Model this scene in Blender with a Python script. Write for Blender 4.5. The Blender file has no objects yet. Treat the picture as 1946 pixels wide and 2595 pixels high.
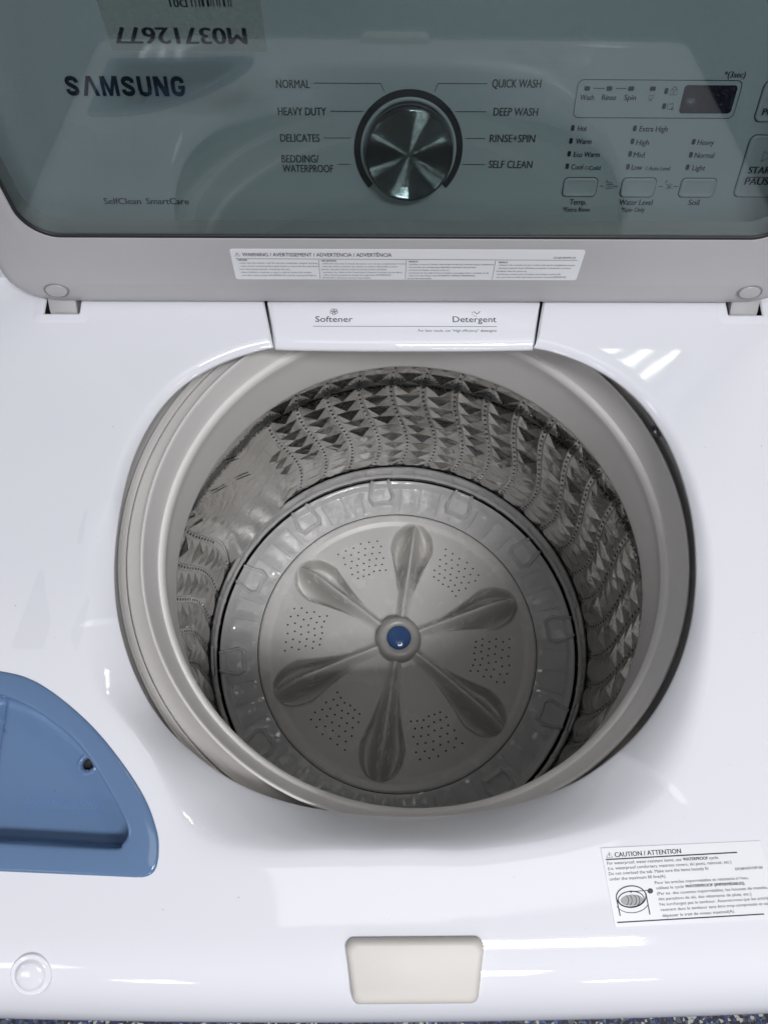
import bpy, bmesh, math, random
import numpy as np
from mathutils import Matrix, Vector, Euler
R = math.radians
PI = math.pi
random.seed(4)
rng = np.random.RandomState(4)
SC = bpy.context.scene
COL = SC.collection

# ------------------------------------------------------------------ camera
cam_d = bpy.data.cameras.new('camera')
cam = bpy.data.objects.new('camera', cam_d); COL.objects.link(cam)
yaw, pitch, roll = R(1.9246), R(69.8903), R(1.7601)
fw = Vector((math.sin(yaw)*math.cos(pitch), math.cos(yaw)*math.cos(pitch), -math.sin(pitch)))
rt = Vector((math.cos(yaw), -math.sin(yaw), 0)); up = rt.cross(fw)
r2 = math.cos(roll)*rt + math.sin(roll)*up
u2 = -math.sin(roll)*rt + math.cos(roll)*up
M = Matrix((r2, u2, -fw)).transposed().to_4x4()
M.translation = Vector((-.0243, -.1569, .57))
cam.matrix_world = M
cam_d.sensor_fit = 'HORIZONTAL'; cam_d.sensor_width = 36.0
cam_d.lens = 36.0*1889.65/1946
cam_d.clip_start = .02; cam_d.clip_end = 60
SC.camera = cam

# ------------------------------------------------------------------ world: the even grey-white of a shop ceiling
w = bpy.data.worlds.new('World'); SC.world = w; w.use_nodes = True
bg = w.node_tree.nodes['Background']
bg.inputs[1].default_value = .60
_nt = w.node_tree; _tc0 = _nt.nodes.new('ShaderNodeTexCoord'); _sx = _nt.nodes.new('ShaderNodeSeparateXYZ'); _cr = _nt.nodes.new('ShaderNodeValToRGB')
_nt.links.new(_tc0.outputs['Generated'], _sx.inputs[0]); _nt.links.new(_sx.outputs[2], _cr.inputs[0]); _nt.links.new(_cr.outputs[0], bg.inputs[0])
_e = _cr.color_ramp.elements           # dim shop floor and shelves at eye level, pale ceiling overhead
_e[0].position = .0; _e[0].color = (.030, .033, .040, 1); _e[1].position = .55; _e[1].color = (.185, .197, .225, 1)
_k = _e.new(.16); _k.color = (.045, .049, .058, 1); _k = _e.new(.30); _k.color = (.115, .123, .14, 1)
SC.view_settings.view_transform = 'Standard'; SC.view_settings.look = 'None'
SC.view_settings.exposure = -0.05; SC.view_settings.gamma = 1
SC.cycles.use_denoising = True
SC.cycles.max_bounces = 14; SC.cycles.diffuse_bounces = 5; SC.cycles.glossy_bounces = 6
SC.cycles.transparent_max_bounces = 16
SC.cycles.blur_glossy = .1
SC.cycles.sample_clamp_indirect = 12.0

# ------------------------------------------------------------------ ceiling lamps (fluorescent tubes in louvred fittings) and an added fill panel
def area_lamp(x, y, z, rz, ln, wd, power, color):
    l = bpy.data.lights.new('ceiling_tube_or_fill', 'AREA'); l.shape = 'RECTANGLE'
    l.size = ln; l.size_y = wd; l.energy = power; l.color = color
    o = bpy.data.objects.new('ceiling_tube_or_fill', l); COL.objects.link(o)
    o.location = (x, y, z); o.rotation_euler = (0, 0, rz)
    return o
COOL = (.955, .955, 1.0); WARM = (1.0, .93, .80)
def fitting(x, y, z, rz, power, color, n=4, gap=.13, ln=1.15, wd=.05):
    for k in range(n):
        d = (k-(n-1)/2)*gap
        area_lamp(x-math.sin(rz)*d, y+math.cos(rz)*d, z, rz, ln, wd, power/n, color)
fitting(.48, -1.06, 2.3, R(6), 51, COOL, n=3, gap=.10, ln=.8)
area_lamp(.20, -.32, 2.3, R(6), 1.15, .55, 4.6, COOL)  # wide soft fill panel, added overhead to brighten the inside of the drum
fitting(1.15, 1.55, 2.3, R(40), 7, WARM, n=4, gap=.09, ln=.40, wd=.028)
area_lamp(.92, 1.72, 2.3, R(40), .50, .03, 2.2, WARM)
fitting(.62, -3.6, 2.3, R(90), 26, COOL, n=6, gap=.075, ln=.9, wd=.03)
for _x, _y, _p in ((-1.6, -5.5, 26), (2.0, -6.5, 34), (5.0, -5.0, 26), (-5.0, -4.0, 16)):
    fitting(_x, _y, 2.3, R(90), _p, COOL, n=3)
fitting(-2.6, -.7, 2.3, R(8), 12, COOL)
fitting(-1.9, -2.4, 2.3, R(8), 10, COOL)
fitting(2.6, -1.6, 2.3, R(8), 9, WARM)

# ------------------------------------------------------------------ materials
def mat(name, col, rough=.5, metal=0.0, coat=0.0, spec=.5, noise=None, bump=None, aniso=None):
    m = bpy.data.materials.new(name); m.use_nodes = True
    nt = m.node_tree; b = nt.nodes['Principled BSDF']
    b.inputs['Base Color'].default_value = (*col, 1)
    b.inputs['Roughness'].default_value = rough
    b.inputs['Metallic'].default_value = metal
    b.inputs['Coat Weight'].default_value = coat
    b.inputs['Coat Roughness'].default_value = .04
    b.inputs['Specular IOR Level'].default_value = spec
    tc = nt.nodes.new('ShaderNodeTexCoord')
    if noise:                                   # (scale, amount): faint uneven tone and sheen of moulded plastic
        n = nt.nodes.new('ShaderNodeTexNoise'); n.inputs['Scale'].default_value = noise[0]; n.inputs['Detail'].default_value = 5
        nt.links.new(tc.outputs['Object'], n.inputs['Vector'])
        mx = nt.nodes.new('ShaderNodeMix'); mx.data_type = 'RGBA'
        mx.inputs[6].default_value = (*[c*(1-noise[1]) for c in col], 1); mx.inputs[7].default_value = (*[min(1, c*(1+noise[1])) for c in col], 1)
        nt.links.new(n.outputs['Fac'], mx.inputs[0]); nt.links.new(mx.outputs[2], b.inputs['Base Color'])
        mr = nt.nodes.new('ShaderNodeMapRange'); mr.inputs[3].default_value = rough*.85; mr.inputs[4].default_value = rough*1.2
        nt.links.new(n.outputs['Fac'], mr.inputs[0]); nt.links.new(mr.outputs[0], b.inputs['Roughness'])
    if bump:                                    # (scale, distance)
        n2 = nt.nodes.new('ShaderNodeTexNoise'); n2.inputs['Scale'].default_value = bump[0]; n2.inputs['Detail'].default_value = 3
        nt.links.new(tc.outputs['Object'], n2.inputs['Vector'])
        bp = nt.nodes.new('ShaderNodeBump'); bp.inputs['Distance'].default_value = bump[1]
        nt.links.new(n2.outputs['Fac'], bp.inputs['Height']); nt.links.new(bp.outputs[0], b.inputs['Normal'])
    return m
WHITE = mat('white_enamel', (.775, .782, .815), .05, coat=.0, noise=(3, .012), bump=(7, .0005))
GREYP = mat('grey_lid_plastic', (.44, .435, .437), .38, noise=(40, .02), bump=(900, .00004))
TUBP = mat('warm_grey_tub_plastic', (.62, .60, .575), .30, noise=(18, .03), bump=(60, .0001))
TUBL = mat('light_grey_tub_plastic', (.77, .745, .72), .22, noise=(14, .02))
PULS = mat('grey_pulsator_plastic', (.66, .645, .615), .26, noise=(30, .03), bump=(500, .00005))
BASEP = mat('glossy_grey_base_plastic', (.60, .595, .58), .05, coat=1.0, spec=.8, noise=(30, .04), bump=(26, .0075))
BLUE = mat('blue_dispenser_plastic', (.125, .205, .345), .08, noise=(25, .03))
BLUEL = mat('raised_blue_lettering', (.135, .24, .47), .2)
CAPB = mat('blue_cap_plastic', (.045, .10, .24), .10, bump=(200, .0002))
BLACK = mat('black_rubber_and_holes', (.010, .010, .012), .5)  # rubber, and the painted-in darkness of holes and slots
DARK = mat('dark_void', (.012, .012, .013), .8)
INK = mat('black_ink', (.012, .012, .018), .5)
INKG = mat('grey_ink', (.03, .03, .04), .5)
INKB = mat('dark_blue_ink', (.008, .011, .03), .35)
LINEG = mat('fine_grey_print', (.012, .015, .022), .5)
DARKGREY = mat('seam_grey', (.24, .24, .245), .5)
PAPER = mat('white_label_vinyl', (.78, .78, .80), .32, noise=(60, .01))
TAN = mat('tan_paper_sticker', (.60, .58, .50), .6, noise=(60, .10))
_b = TAN.node_tree.nodes['Principled BSDF']; _b.inputs['Alpha'].default_value = .32
PADM = mat('beige_pad_plastic', (.64, .61, .56), .5, noise=(25, .02), bump=(160, .0001))
CLEARP = mat('milky_bumper_plastic', (.86, .86, .87), .12, coat=.5)
PANELW = mat('panel_white', (.66, .69, .71), .28, noise=(10, .01))
DISPM = mat('smoked_display', (.012, .008, .016), .12)
SCREWM = mat('screw_metal', (.75, .75, .73), .30, metal=1)
GREYART = mat('pictogram_grey', (.35, .35, .35), .5)

def steel(name, dark=None):
    m = mat(name, (.48, .47, .45), .20, metal=1.0)
    nt = m.node_tree; b = nt.nodes['Principled BSDF']
    tc = nt.nodes.new('ShaderNodeTexCoord')
    n = nt.nodes.new('ShaderNodeTexNoise'); n.inputs['Scale'].default_value = 38; n.inputs['Detail'].default_value = 6; n.inputs['Distortion'].default_value = 1.2
    nt.links.new(tc.outputs['Object'], n.inputs['Vector'])
    mr = nt.nodes.new('ShaderNodeMapRange'); mr.inputs[3].default_value = .05; mr.inputs[4].default_value = .26
    nt.links.new(n.outputs['Fac'], mr.inputs[0]); nt.links.new(mr.outputs[0], b.inputs['Roughness'])
    bp = nt.nodes.new('ShaderNodeBump'); bp.inputs['Distance'].default_value = .0022; bp.inputs['Strength'].default_value = .8
    nt.links.new(n.outputs['Fac'], bp.inputs['Height']); nt.links.new(bp.outputs[0], b.inputs['Normal'])
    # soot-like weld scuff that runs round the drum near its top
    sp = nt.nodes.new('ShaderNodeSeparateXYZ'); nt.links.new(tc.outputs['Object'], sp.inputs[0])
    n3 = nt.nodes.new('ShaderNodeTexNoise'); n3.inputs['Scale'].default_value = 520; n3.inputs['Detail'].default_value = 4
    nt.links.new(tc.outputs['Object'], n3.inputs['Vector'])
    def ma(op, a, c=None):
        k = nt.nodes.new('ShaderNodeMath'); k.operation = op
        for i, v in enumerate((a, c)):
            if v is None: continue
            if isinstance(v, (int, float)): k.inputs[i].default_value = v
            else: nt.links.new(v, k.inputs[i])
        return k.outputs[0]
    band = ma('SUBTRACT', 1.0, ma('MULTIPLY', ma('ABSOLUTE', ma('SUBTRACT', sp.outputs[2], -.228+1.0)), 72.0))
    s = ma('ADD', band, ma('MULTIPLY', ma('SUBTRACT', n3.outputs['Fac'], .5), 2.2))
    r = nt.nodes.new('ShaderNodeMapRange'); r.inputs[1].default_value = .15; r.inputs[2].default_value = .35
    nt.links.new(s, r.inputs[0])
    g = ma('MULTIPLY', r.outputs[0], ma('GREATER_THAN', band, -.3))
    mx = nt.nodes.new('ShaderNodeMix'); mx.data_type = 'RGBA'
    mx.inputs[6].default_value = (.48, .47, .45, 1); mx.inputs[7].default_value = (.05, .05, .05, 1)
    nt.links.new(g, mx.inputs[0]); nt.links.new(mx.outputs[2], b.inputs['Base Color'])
    return m
STEEL = steel('embossed_drum_steel')

def glass_mat():
    m = bpy.data.materials.new('tinted_lid_glass'); m.use_nodes = True; nt = m.node_tree
    nt.nodes.clear()
    out = nt.nodes.new('ShaderNodeOutputMaterial'); mx = nt.nodes.new('ShaderNodeMixShader')
    ge = nt.nodes.new('ShaderNodeNewGeometry'); dp = nt.nodes.new('ShaderNodeVectorMath'); dp.operation = 'DOT_PRODUCT'
    nt.links.new(ge.outputs['Normal'], dp.inputs[0]); nt.links.new(ge.outputs['Incoming'], dp.inputs[1])
    def ma(op, a, c=None):
        k = nt.nodes.new('ShaderNodeMath'); k.operation = op
        for i, v in enumerate((a, c)):
            if v is None: continue
            if isinstance(v, (int, float)): k.inputs[i].default_value = v
            else: nt.links.new(v, k.inputs[i])
        return k.outputs[0]
    # Schlick reflectance of one glass surface
    fo = ma('ADD', ma('MULTIPLY', ma('POWER', ma('SUBTRACT', 1.0, ma('ABSOLUTE', dp.outputs['Value'])), 5.0), .957), .043)
    t = nt.nodes.new('ShaderNodeBsdfTransparent'); t.inputs[0].default_value = (.630, .676, .672, 1)
    g = nt.nodes.new('ShaderNodeBsdfGlossy'); g.inputs['Roughness'].default_value = .0; g.inputs[0].default_value = (.95, .97, 1, 1)
    nt.links.new(fo, mx.inputs[0]); nt.links.new(t.outputs[0], mx.inputs[1]); nt.links.new(g.outputs[0], mx.inputs[2])
    nt.links.new(mx.outputs[0], out.inputs[0])
    return m
GLASS = glass_mat()

def knob_mat():
    m = mat('spun_metal_knob', (.52, .55, .55), .07, metal=1.0)
    return m
    nt = m.node_tree; b = nt.nodes['Principled BSDF']
    b.inputs['Anisotropic'].default_value = .97; b.inputs['Anisotropic Rotation'].default_value = .25
    tg = nt.nodes.new('ShaderNodeTangent'); tg.direction_type = 'RADIAL'; tg.axis = 'Z'
    nt.links.new(tg.outputs[0], b.inputs['Tangent'])
    return m
KNOB = knob_mat()

def film_mat():
    m = bpy.data.materials.new('clear_adhesive_film'); m.use_nodes = True; nt = m.node_tree
    nt.nodes.clear()
    out = nt.nodes.new('ShaderNodeOutputMaterial'); mx = nt.nodes.new('ShaderNodeMixShader'); mx.inputs[0].default_value = .035
    t = nt.nodes.new('ShaderNodeBsdfTransparent'); t.inputs[0].default_value = (.996, .996, .997, 1)
    g = nt.nodes.new('ShaderNodeBsdfGlossy'); g.inputs['Roughness'].default_value = .12
    nt.links.new(t.outputs[0], mx.inputs[1]); nt.links.new(g.outputs[0], mx.inputs[2]); nt.links.new(mx.outputs[0], out.inputs[0])
    return m
FILM = film_mat()

def floor_mat():
    m = mat('speckled_blue_floor', (.05, .06, .12), .6)
    nt = m.node_tree; b = nt.nodes['Principled BSDF']
    tc = nt.nodes.new('ShaderNodeTexCoord'); v = nt.nodes.new('ShaderNodeTexVoronoi'); v.inputs['Scale'].default_value = 190
    nt.links.new(tc.outputs['Object'], v.inputs['Vector'])
    cr = nt.nodes.new('ShaderNodeValToRGB'); cr.color_ramp.interpolation = 'CONSTANT'
    e = cr.color_ramp.elements; e[0].position = 0; e[0].color = (.012, .014, .03, 1); e[1].position = .35; e[1].color = (.03, .045, .14, 1)
    for p, c in ((.6, (.10, .11, .12, 1)), (.74, (.02, .02, .03, 1)), (.84, (.45, .45, .40, 1)), (.93, (.08, .14, .32, 1))):
        k = e.new(p); k.color = c
    sp = nt.nodes.new('ShaderNodeSeparateColor'); nt.links.new(v.outputs['Color'], sp.inputs[0])
    nt.links.new(sp.outputs[0], cr.inputs[0]); nt.links.new(cr.outputs[0], b.inputs['Base Color'])
    return m
FLOOR = floor_mat()

# ------------------------------------------------------------------ helpers
ROOT = bpy.data.objects.new('washing_machine', None); COL.objects.link(ROOT)
ROOT.location = (0, 0, -1.0)
ROOT['label'] = 'white top-loading washing machine with its tinted glass lid raised over an empty steel drum'
ROOT['category'] = 'washing machine'
bpy.context.view_layer.update()
BASE = Matrix.Translation((0, 0, -1.0))

def obj(name, verts, faces, m, parent=ROOT, smooth=True, mw=None, mats=None, midx=None, sharp=None):
    """verts in world space when mw is None (stored relative to the machine's base), else local to mw"""
    me = bpy.data.meshes.new(name)
    v = np.asarray(verts, dtype=float)
    if mw is None:
        v = v+np.array([0, 0, 1.0]); mw = BASE
    me.from_pydata(v.tolist(), [], [list(map(int, f)) for f in faces])
    me.materials.append(m)
    for x in (mats or []): me.materials.append(x)
    if midx is not None: me.polygons.foreach_set('material_index', midx)
    if smooth: me.polygons.foreach_set('use_smooth', [True]*len(me.polygons))
    me.update()
    if sharp:
        me.set_sharp_from_angle(angle=R(sharp))
    o = bpy.data.objects.new(name, me); COL.objects.link(o)
    if parent is not None:
        o.parent = parent
        pm = PMW[parent.name]
        o.matrix_parent_inverse = pm.inverted()
    o.matrix_basis = mw
    PMW[o.name] = mw.copy()
    return o
PMW = {'washing_machine': BASE.copy()}

def fix_normals(o):
    bm = bmesh.new(); bm.from_mesh(o.data); bmesh.ops.recalc_face_normals(bm, faces=bm.faces[:]); bm.to_mesh(o.data); bm.free()

def loft(loops, closed=True, cap0=False, cap1=False):
    """loops: list of equally long point lists"""
    n = len(loops[0]); V = [p for l in loops for p in l]; F = []
    for i in range(len(loops)-1):
        for j in range(n if closed else n-1):
            k = (j+1) % n
            F.append((i*n+j, i*n+k, (i+1)*n+k, (i+1)*n+j))
    if cap0: F.append(tuple(range(n))[::-1])
    if cap1: F.append(tuple((len(loops)-1)*n+j for j in range(n)))
    return V, F

def lathe(prof, cx, cy, n=360, a0=0, a1=2*PI):
    full = abs(a1-a0-2*PI) < 1e-6
    ang = np.linspace(a0, a1, n, endpoint=not full)
    loops = [[(cx+r*math.cos(a), cy+r*math.sin(a), z) for a in ang] for r, z in prof]
    return loft(loops, closed=full)

def smooth_prof(p, k=6):
    """Catmull-Rom through (r,z) points"""
    p = [np.array(q, float) for q in p]; out = []
    for i in range(len(p)-1):
        a = p[max(i-1, 0)]; b = p[i]; c = p[i+1]; d = p[min(i+2, len(p)-1)]
        for t in np.linspace(0, 1, k, endpoint=False):
            out.append(.5*((2*b)+(-a+c)*t+(2*a-5*b+4*c-d)*t*t+(-a+3*b-3*c+d)*t**3))
    out.append(p[-1]); return [tuple(q) for q in out]

def rrect(x0, y0, x1, y1, r, n=6):
    pts = []
    for cx, cy, a in ((x1-r, y1-r, 0), (x0+r, y1-r, 90), (x0+r, y0+r, 180), (x1-r, y0+r, 270)):
        for k in range(n+1):
            t = R(a+90*k/n); pts.append((cx+r*math.cos(t), cy+r*math.sin(t)))
    return pts

def box_round(name, x0, y0, z0, x1, y1, z1, r, m, parent, mw=None, bev=.002, seg=3, smooth=True):
    """rounded-rectangle block with a rolled top edge"""
    loops = [[(x, y, z0) for x, y in rrect(x0, y0, x1, y1, r)]]
    for k in range(seg+1):
        t = PI/2*k/seg; ins = bev*(1-math.cos(t)); z = z1-bev+bev*math.sin(t)
        loops.append([(x, y, z) for x, y in rrect(x0+ins, y0+ins, x1-ins, y1-ins, max(r-ins, .0003))])
    V, F = loft(loops, cap1=True, cap0=True)
    return obj(name, V, F, m, parent, smooth=smooth, mw=mw, sharp=40)

class Geo:
    """collects flat pieces of print"""
    def __init__(s): s.v = []; s.f = []; s.m = []
    def add(s, V, F, mi=0):
        b = len(s.v); s.v += [tuple(p) for p in V]; s.f += [tuple(i+b for i in f) for f in F]; s.m += [mi]*len(F)
    def line(s, a, b, w, z=0, mi=0):
        a = Vector(a[:2]); b = Vector(b[:2]); d = (b-a).normalized(); n = Vector((-d.y, d.x))*w/2; a = a-d*w/4; b = b+d*w/4
        s.add([(*(a-n), z), (*(b-n), z), (*(b+n), z), (*(a+n), z)], [(0, 1, 2, 3)], mi)
    def poly(s, pts, z=0, mi=0): s.add([(x, y, z) for x, y in pts], [tuple(range(len(pts)))], mi)
    def outline(s, pts, w, z=0, mi=0, close=True):
        n = len(pts); P = [Vector(p) for p in pts]; V = []
        for i in range(n):
            a = P[i-1] if (close or i) else P[i]; c = P[(i+1) % n] if (close or i < n-1) else P[i]
            d = (c-a)
            if d.length < 1e-9: d = Vector((1, 0))
            d.normalize(); nn = Vector((-d.y, d.x))*w/2
            V += [(*(P[i]-nn), z), (*(P[i]+nn), z)]
        F = [(2*i, 2*((i+1) % n), 2*((i+1) % n)+1, 2*i+1) for i in range(n if close else n-1)]
        s.add(V, F, mi)
    def disc(s, cx, cy, r, z=0, mi=0, n=14, ry=None):
        s.poly([(cx+r*math.cos(2*PI*k/n), cy+(ry or r)*math.sin(2*PI*k/n)) for k in range(n)], z, mi)

_tc = {}
def glyphs(t, bold=0.0):
    """a string as a flat mesh; (verts, faces, xmin, xmax, cap height)"""
    key = (t, bold)
    if key in _tc: return _tc[key]
    c = bpy.data.curves.new('t', 'FONT'); c.body = t; c.size = 1; c.resolution_u = 3; c.fill_mode = 'FRONT'
    o = bpy.data.objects.new('t', c); COL.objects.link(o)
    dg = bpy.context.evaluated_depsgraph_get(); ev = o.evaluated_get(dg); me = ev.to_mesh()
    V = [tuple(v.co) for v in me.vertices]; F = [tuple(p.vertices) for p in me.polygons]
    ev.to_mesh_clear(); bpy.data.objects.remove(o); bpy.data.curves.remove(c)
    if bold:                                    # heavier print: the same strokes again, a hair to each side and above
        n = len(V); V0, F0 = V, F; V = []; F = []
        for q, d in enumerate((-bold, 0, bold)):
            V += [(v[0]+d, v[1], .000012*(q+1)) for v in V0]; F += [tuple(i+q*n for i in f) for f in F0]
    xs = [v[0] for v in V] or [0, 1]
    _tc[key] = (V, F, min(xs), max(xs)); return _tc[key]
CAP = .729
def put(g, t, x0, x1, y, cap, z=0, bold=0.0, mi=0, shear=0, fn=None):
    V, F, a, b = glyphs(t, bold)
    hh = max(v[1] for v in glyphs('H', 0)[0]); s = cap/hh
    if x1 is None: x1 = x0+(b-a)*s
    k = (x1-x0)/(b-a)
    W = [(x0+(v[0]-a)*k+shear*v[1]*s, y+v[1]*s, z+v[2]) for v in V]
    if fn: W = [(*fn(p[0], p[1]), z) for p in W]
    g.add(W, F, mi)

def catmull(P, k=8, closed=True):
    n = len(P); P = [np.array(p, float) for p in P]; out = []
    for i in range(n if closed else n-1):
        a = P[(i-1) % n] if closed else P[max(i-1, 0)]; b = P[i]; c = P[(i+1) % n]; d = P[(i+2) % n] if closed else P[min(i+2, n-1)]
        for t in np.linspace(0, 1, k, endpoint=False):
            out.append(.5*((2*b)+(-a+c)*t+(2*a-5*b+4*c-d)*t*t+(-a+3*b-3*c+d)*t**3))
    if not closed: out.append(P[-1])
    return np.array(out)

def star(poly, c, angs):
    """distance from c to a star-shaped outline along each angle"""
    p = np.asarray(poly)-np.array(c); a = np.unwrap(np.arctan2(p[:, 1], p[:, 0])); r = np.hypot(p[:, 0], p[:, 1])
    if a[-1] < a[0]: a = a[::-1]; r = r[::-1]
    s0 = a[0]; out = []
    P2 = np.vstack([p, p[:1]])
    for t in angs:
        d = np.array([math.cos(t), math.sin(t)]); best = 0
        A = P2[:-1]; B = P2[1:]; e = B-A
        den = d[0]*e[:, 1]-d[1]*e[:, 0]; den = np.where(abs(den) < 1e-12, 1e-12, den)
        tt = (A[:, 0]*e[:, 1]-A[:, 1]*e[:, 0])/den; uu = (A[:, 0]*d[1]-A[:, 1]*d[0])/den
        ok = (uu >= -1e-6) & (uu <= 1+1e-6) & (tt > 0)
        out.append(tt[ok].max() if ok.any() else np.nan)
    return np.array(out)

def inside(x, y, poly):
    c = False; n = len(poly); j = n-1
    for i in range(n):
        xi, yi = poly[i]; xj, yj = poly[j]
        if (yi > y) != (yj > y) and x < (xj-xi)*(y-yi)/(yj-yi)+xi: c = not c
        j = i
    return c

# ------------------------------------------------------------------ floor
fl = obj('floor', [(-6, -6, -1.004), (6, -6, -1.004), (6, 6, -1.004), (-6, 6, -1.004)], [(0, 1, 2, 3)], FLOOR, parent=None, smooth=False, mw=Matrix.Identity(4))
fl['kind'] = 'structure'

# ------------------------------------------------------------------ top cover: one moulded sheet with the loading opening
TX, TY = .0084, .037          # axis of drum and tub (hangs a little to the right of the cabinet's middle)
OC = (0, .015)
tab = [(122.9, 0.2021, 0.0350), (128.2, 0.2092, 0.0349), (138.1, 0.2211, 0.0347), (145.5, 0.2272, 0.0344), (152.9, 0.2271, 0.0341), (157.9, 0.2268, 0.0338), (165.1, 0.2239, 0.0334), (174.9, 0.2205, 0.0328), (-174.9, 0.2195, 0.0321), (-165.6, 0.2203, 0.0292), (-154.6, 0.2197, 0.0250), (-143.6, 0.2198, 0.0158), (-134.6, 0.2144, 0.0102), (-125.6, 0.2102, 0.0054), (-113.6, 0.2015, 0.0018), (-102.2, 0.1951, 0.0002), (-90.5, 0.1924, 0.0000), (-78.9, 0.1948, 0.0002), (-65.5, 0.2010, 0.0024), (-56.9, 0.2072, 0.0050), (-47.3, 0.2115, 0.0097), (-37.8, 0.2155, 0.0158), (-25.9, 0.2163, 0.0251), (-14.9, 0.2174, 0.0292), (-6.6, 0.2170, 0.0321), (6.0, 0.2204, 0.0328), (14.7, 0.2227, 0.0334), (18.0, 0.2242, 0.0336), (25.7, 0.2255, 0.0340), (34.3, 0.2252, 0.0344), (38.7, 0.2217, 0.0346), (43.6, 0.2179, 0.0347), (51.2, 0.2099, 0.0349), (57.6, 0.2013, 0.0350), ]
left = []
T1 = np.array(tab+left)
def per(x, xs, ys):
    xs = np.concatenate([xs-360, xs, xs+360]); ys = np.concatenate([ys]*3)
    o = np.argsort(xs); return np.interp(x, xs[o], ys[o])
def smoothed(f, deg, wd=4.0):
    return np.mean([f(deg+d) for d in np.linspace(-wd, wd, 9)], axis=0)
NOTCH0, NOTCH1 = 57.6, 122.9
def edge_r(deg):
    d = (deg+180) % 360-180
    if NOTCH0+.005 < d < NOTCH1-.005: return None
    rr = per(d, T1[:, 0], T1[:, 1]); 
    k = min(4.0, abs(d-NOTCH0), abs(NOTCH1-d))
    return np.mean([per(d+e, T1[:, 0], T1[:, 1]) for e in np.linspace(-1.4*k, 1.4*k, 11)])
def edge_z(deg): return per(deg, T1[:, 0], T1[:, 2])
RIDGE = np.array([(-180, .240), (-168, .242), (-160, .246), (-156, .2470), (-148, .2379), (-142, .2336), (-135, .2369), (-130, .2452), (-127, .2497), (-124, .2493), (-119, .2407), (-105, .2185),
         (-91, .2111), (-73, .2198), (-60, .2326), (-51, .2467), (-42, .246), (-30, .236), (-15, .228), (10, .229), (35, .226), (50, .215), (57, .211), (123, .211), (130, .219), (145, .223), (165, .226), (174, .230)])
def ridge_r(deg):
    return np.mean([per(deg+e, RIDGE[:, 0], RIDGE[:, 1]) for e in np.linspace(-4, 4, 7)])
HX, FY, BY = .368, .302, .46
def front_y(x): return -(FY+.008*(1-(x/.368)**2))
def deck_z(x, y):
    z = .040
    fyy = -front_y(x); s = (-y-.246)/(fyy-.246)
    if s > 0:
        s = min(s, 1); z -= .085*(1-(1-s**2.3)**(1/2.0))
    sx = (abs(x)-.333)/(.368-.333)
    if sx > 0: z -= .030*(1-math.sqrt(max(0, 1-min(sx, 1)**2.4)))
    return z
BL = [(-.329, -.079), (-.3050, -.0790), (-.2865, -.0811), (-.2664, -.0859), (-.2456, -.0970), (-.2208, -.1157), (-.1994, -.1368), (-.178, -.1632), (-.1666, -.1858), (-.1643, -.1995)]
BC = (-.245, -.160)
def corner(p, a, b, n=5):  # quadratic fillet
    return [((1-t)**2*a[0]+2*t*(1-t)*p[0]+t*t*b[0], (1-t)**2*a[1]+2*t*(1-t)*p[1]+t*t*b[1]) for t in np.linspace(0, 1, n)]
BOUT = [tuple(p) for p in catmull(BL, 6, closed=False)]+corner((-.1645, -.2125), (-.1645, -.2025), (-.176, -.2121), 7)+[(-.2648, -.2080), (-.318, -.2060)]+corner((-.332, -.2055), (-.322, -.2059), (-.332, -.195), 5)+corner((-.332, -.079), (-.332, -.089), (-.322, -.079), 5)
def scaled(poly, c, d):
    out = []
    for x, y in poly:
        v = Vector((x-c[0], y-c[1])); out.append(tuple(Vector(c)+v*(1-d/v.length)))
    return out
BCUT = scaled(BOUT, BC, .006)
SLOTS = [(-.3012, -.2702), (.2722, .3032)]; SLOT_Y = (.2125, .262)
def in_slot(x, y, e=0): return any(a+e < x < b-e for a, b in SLOTS) and SLOT_Y[0]+e < y < SLOT_Y[1]-e

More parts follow.
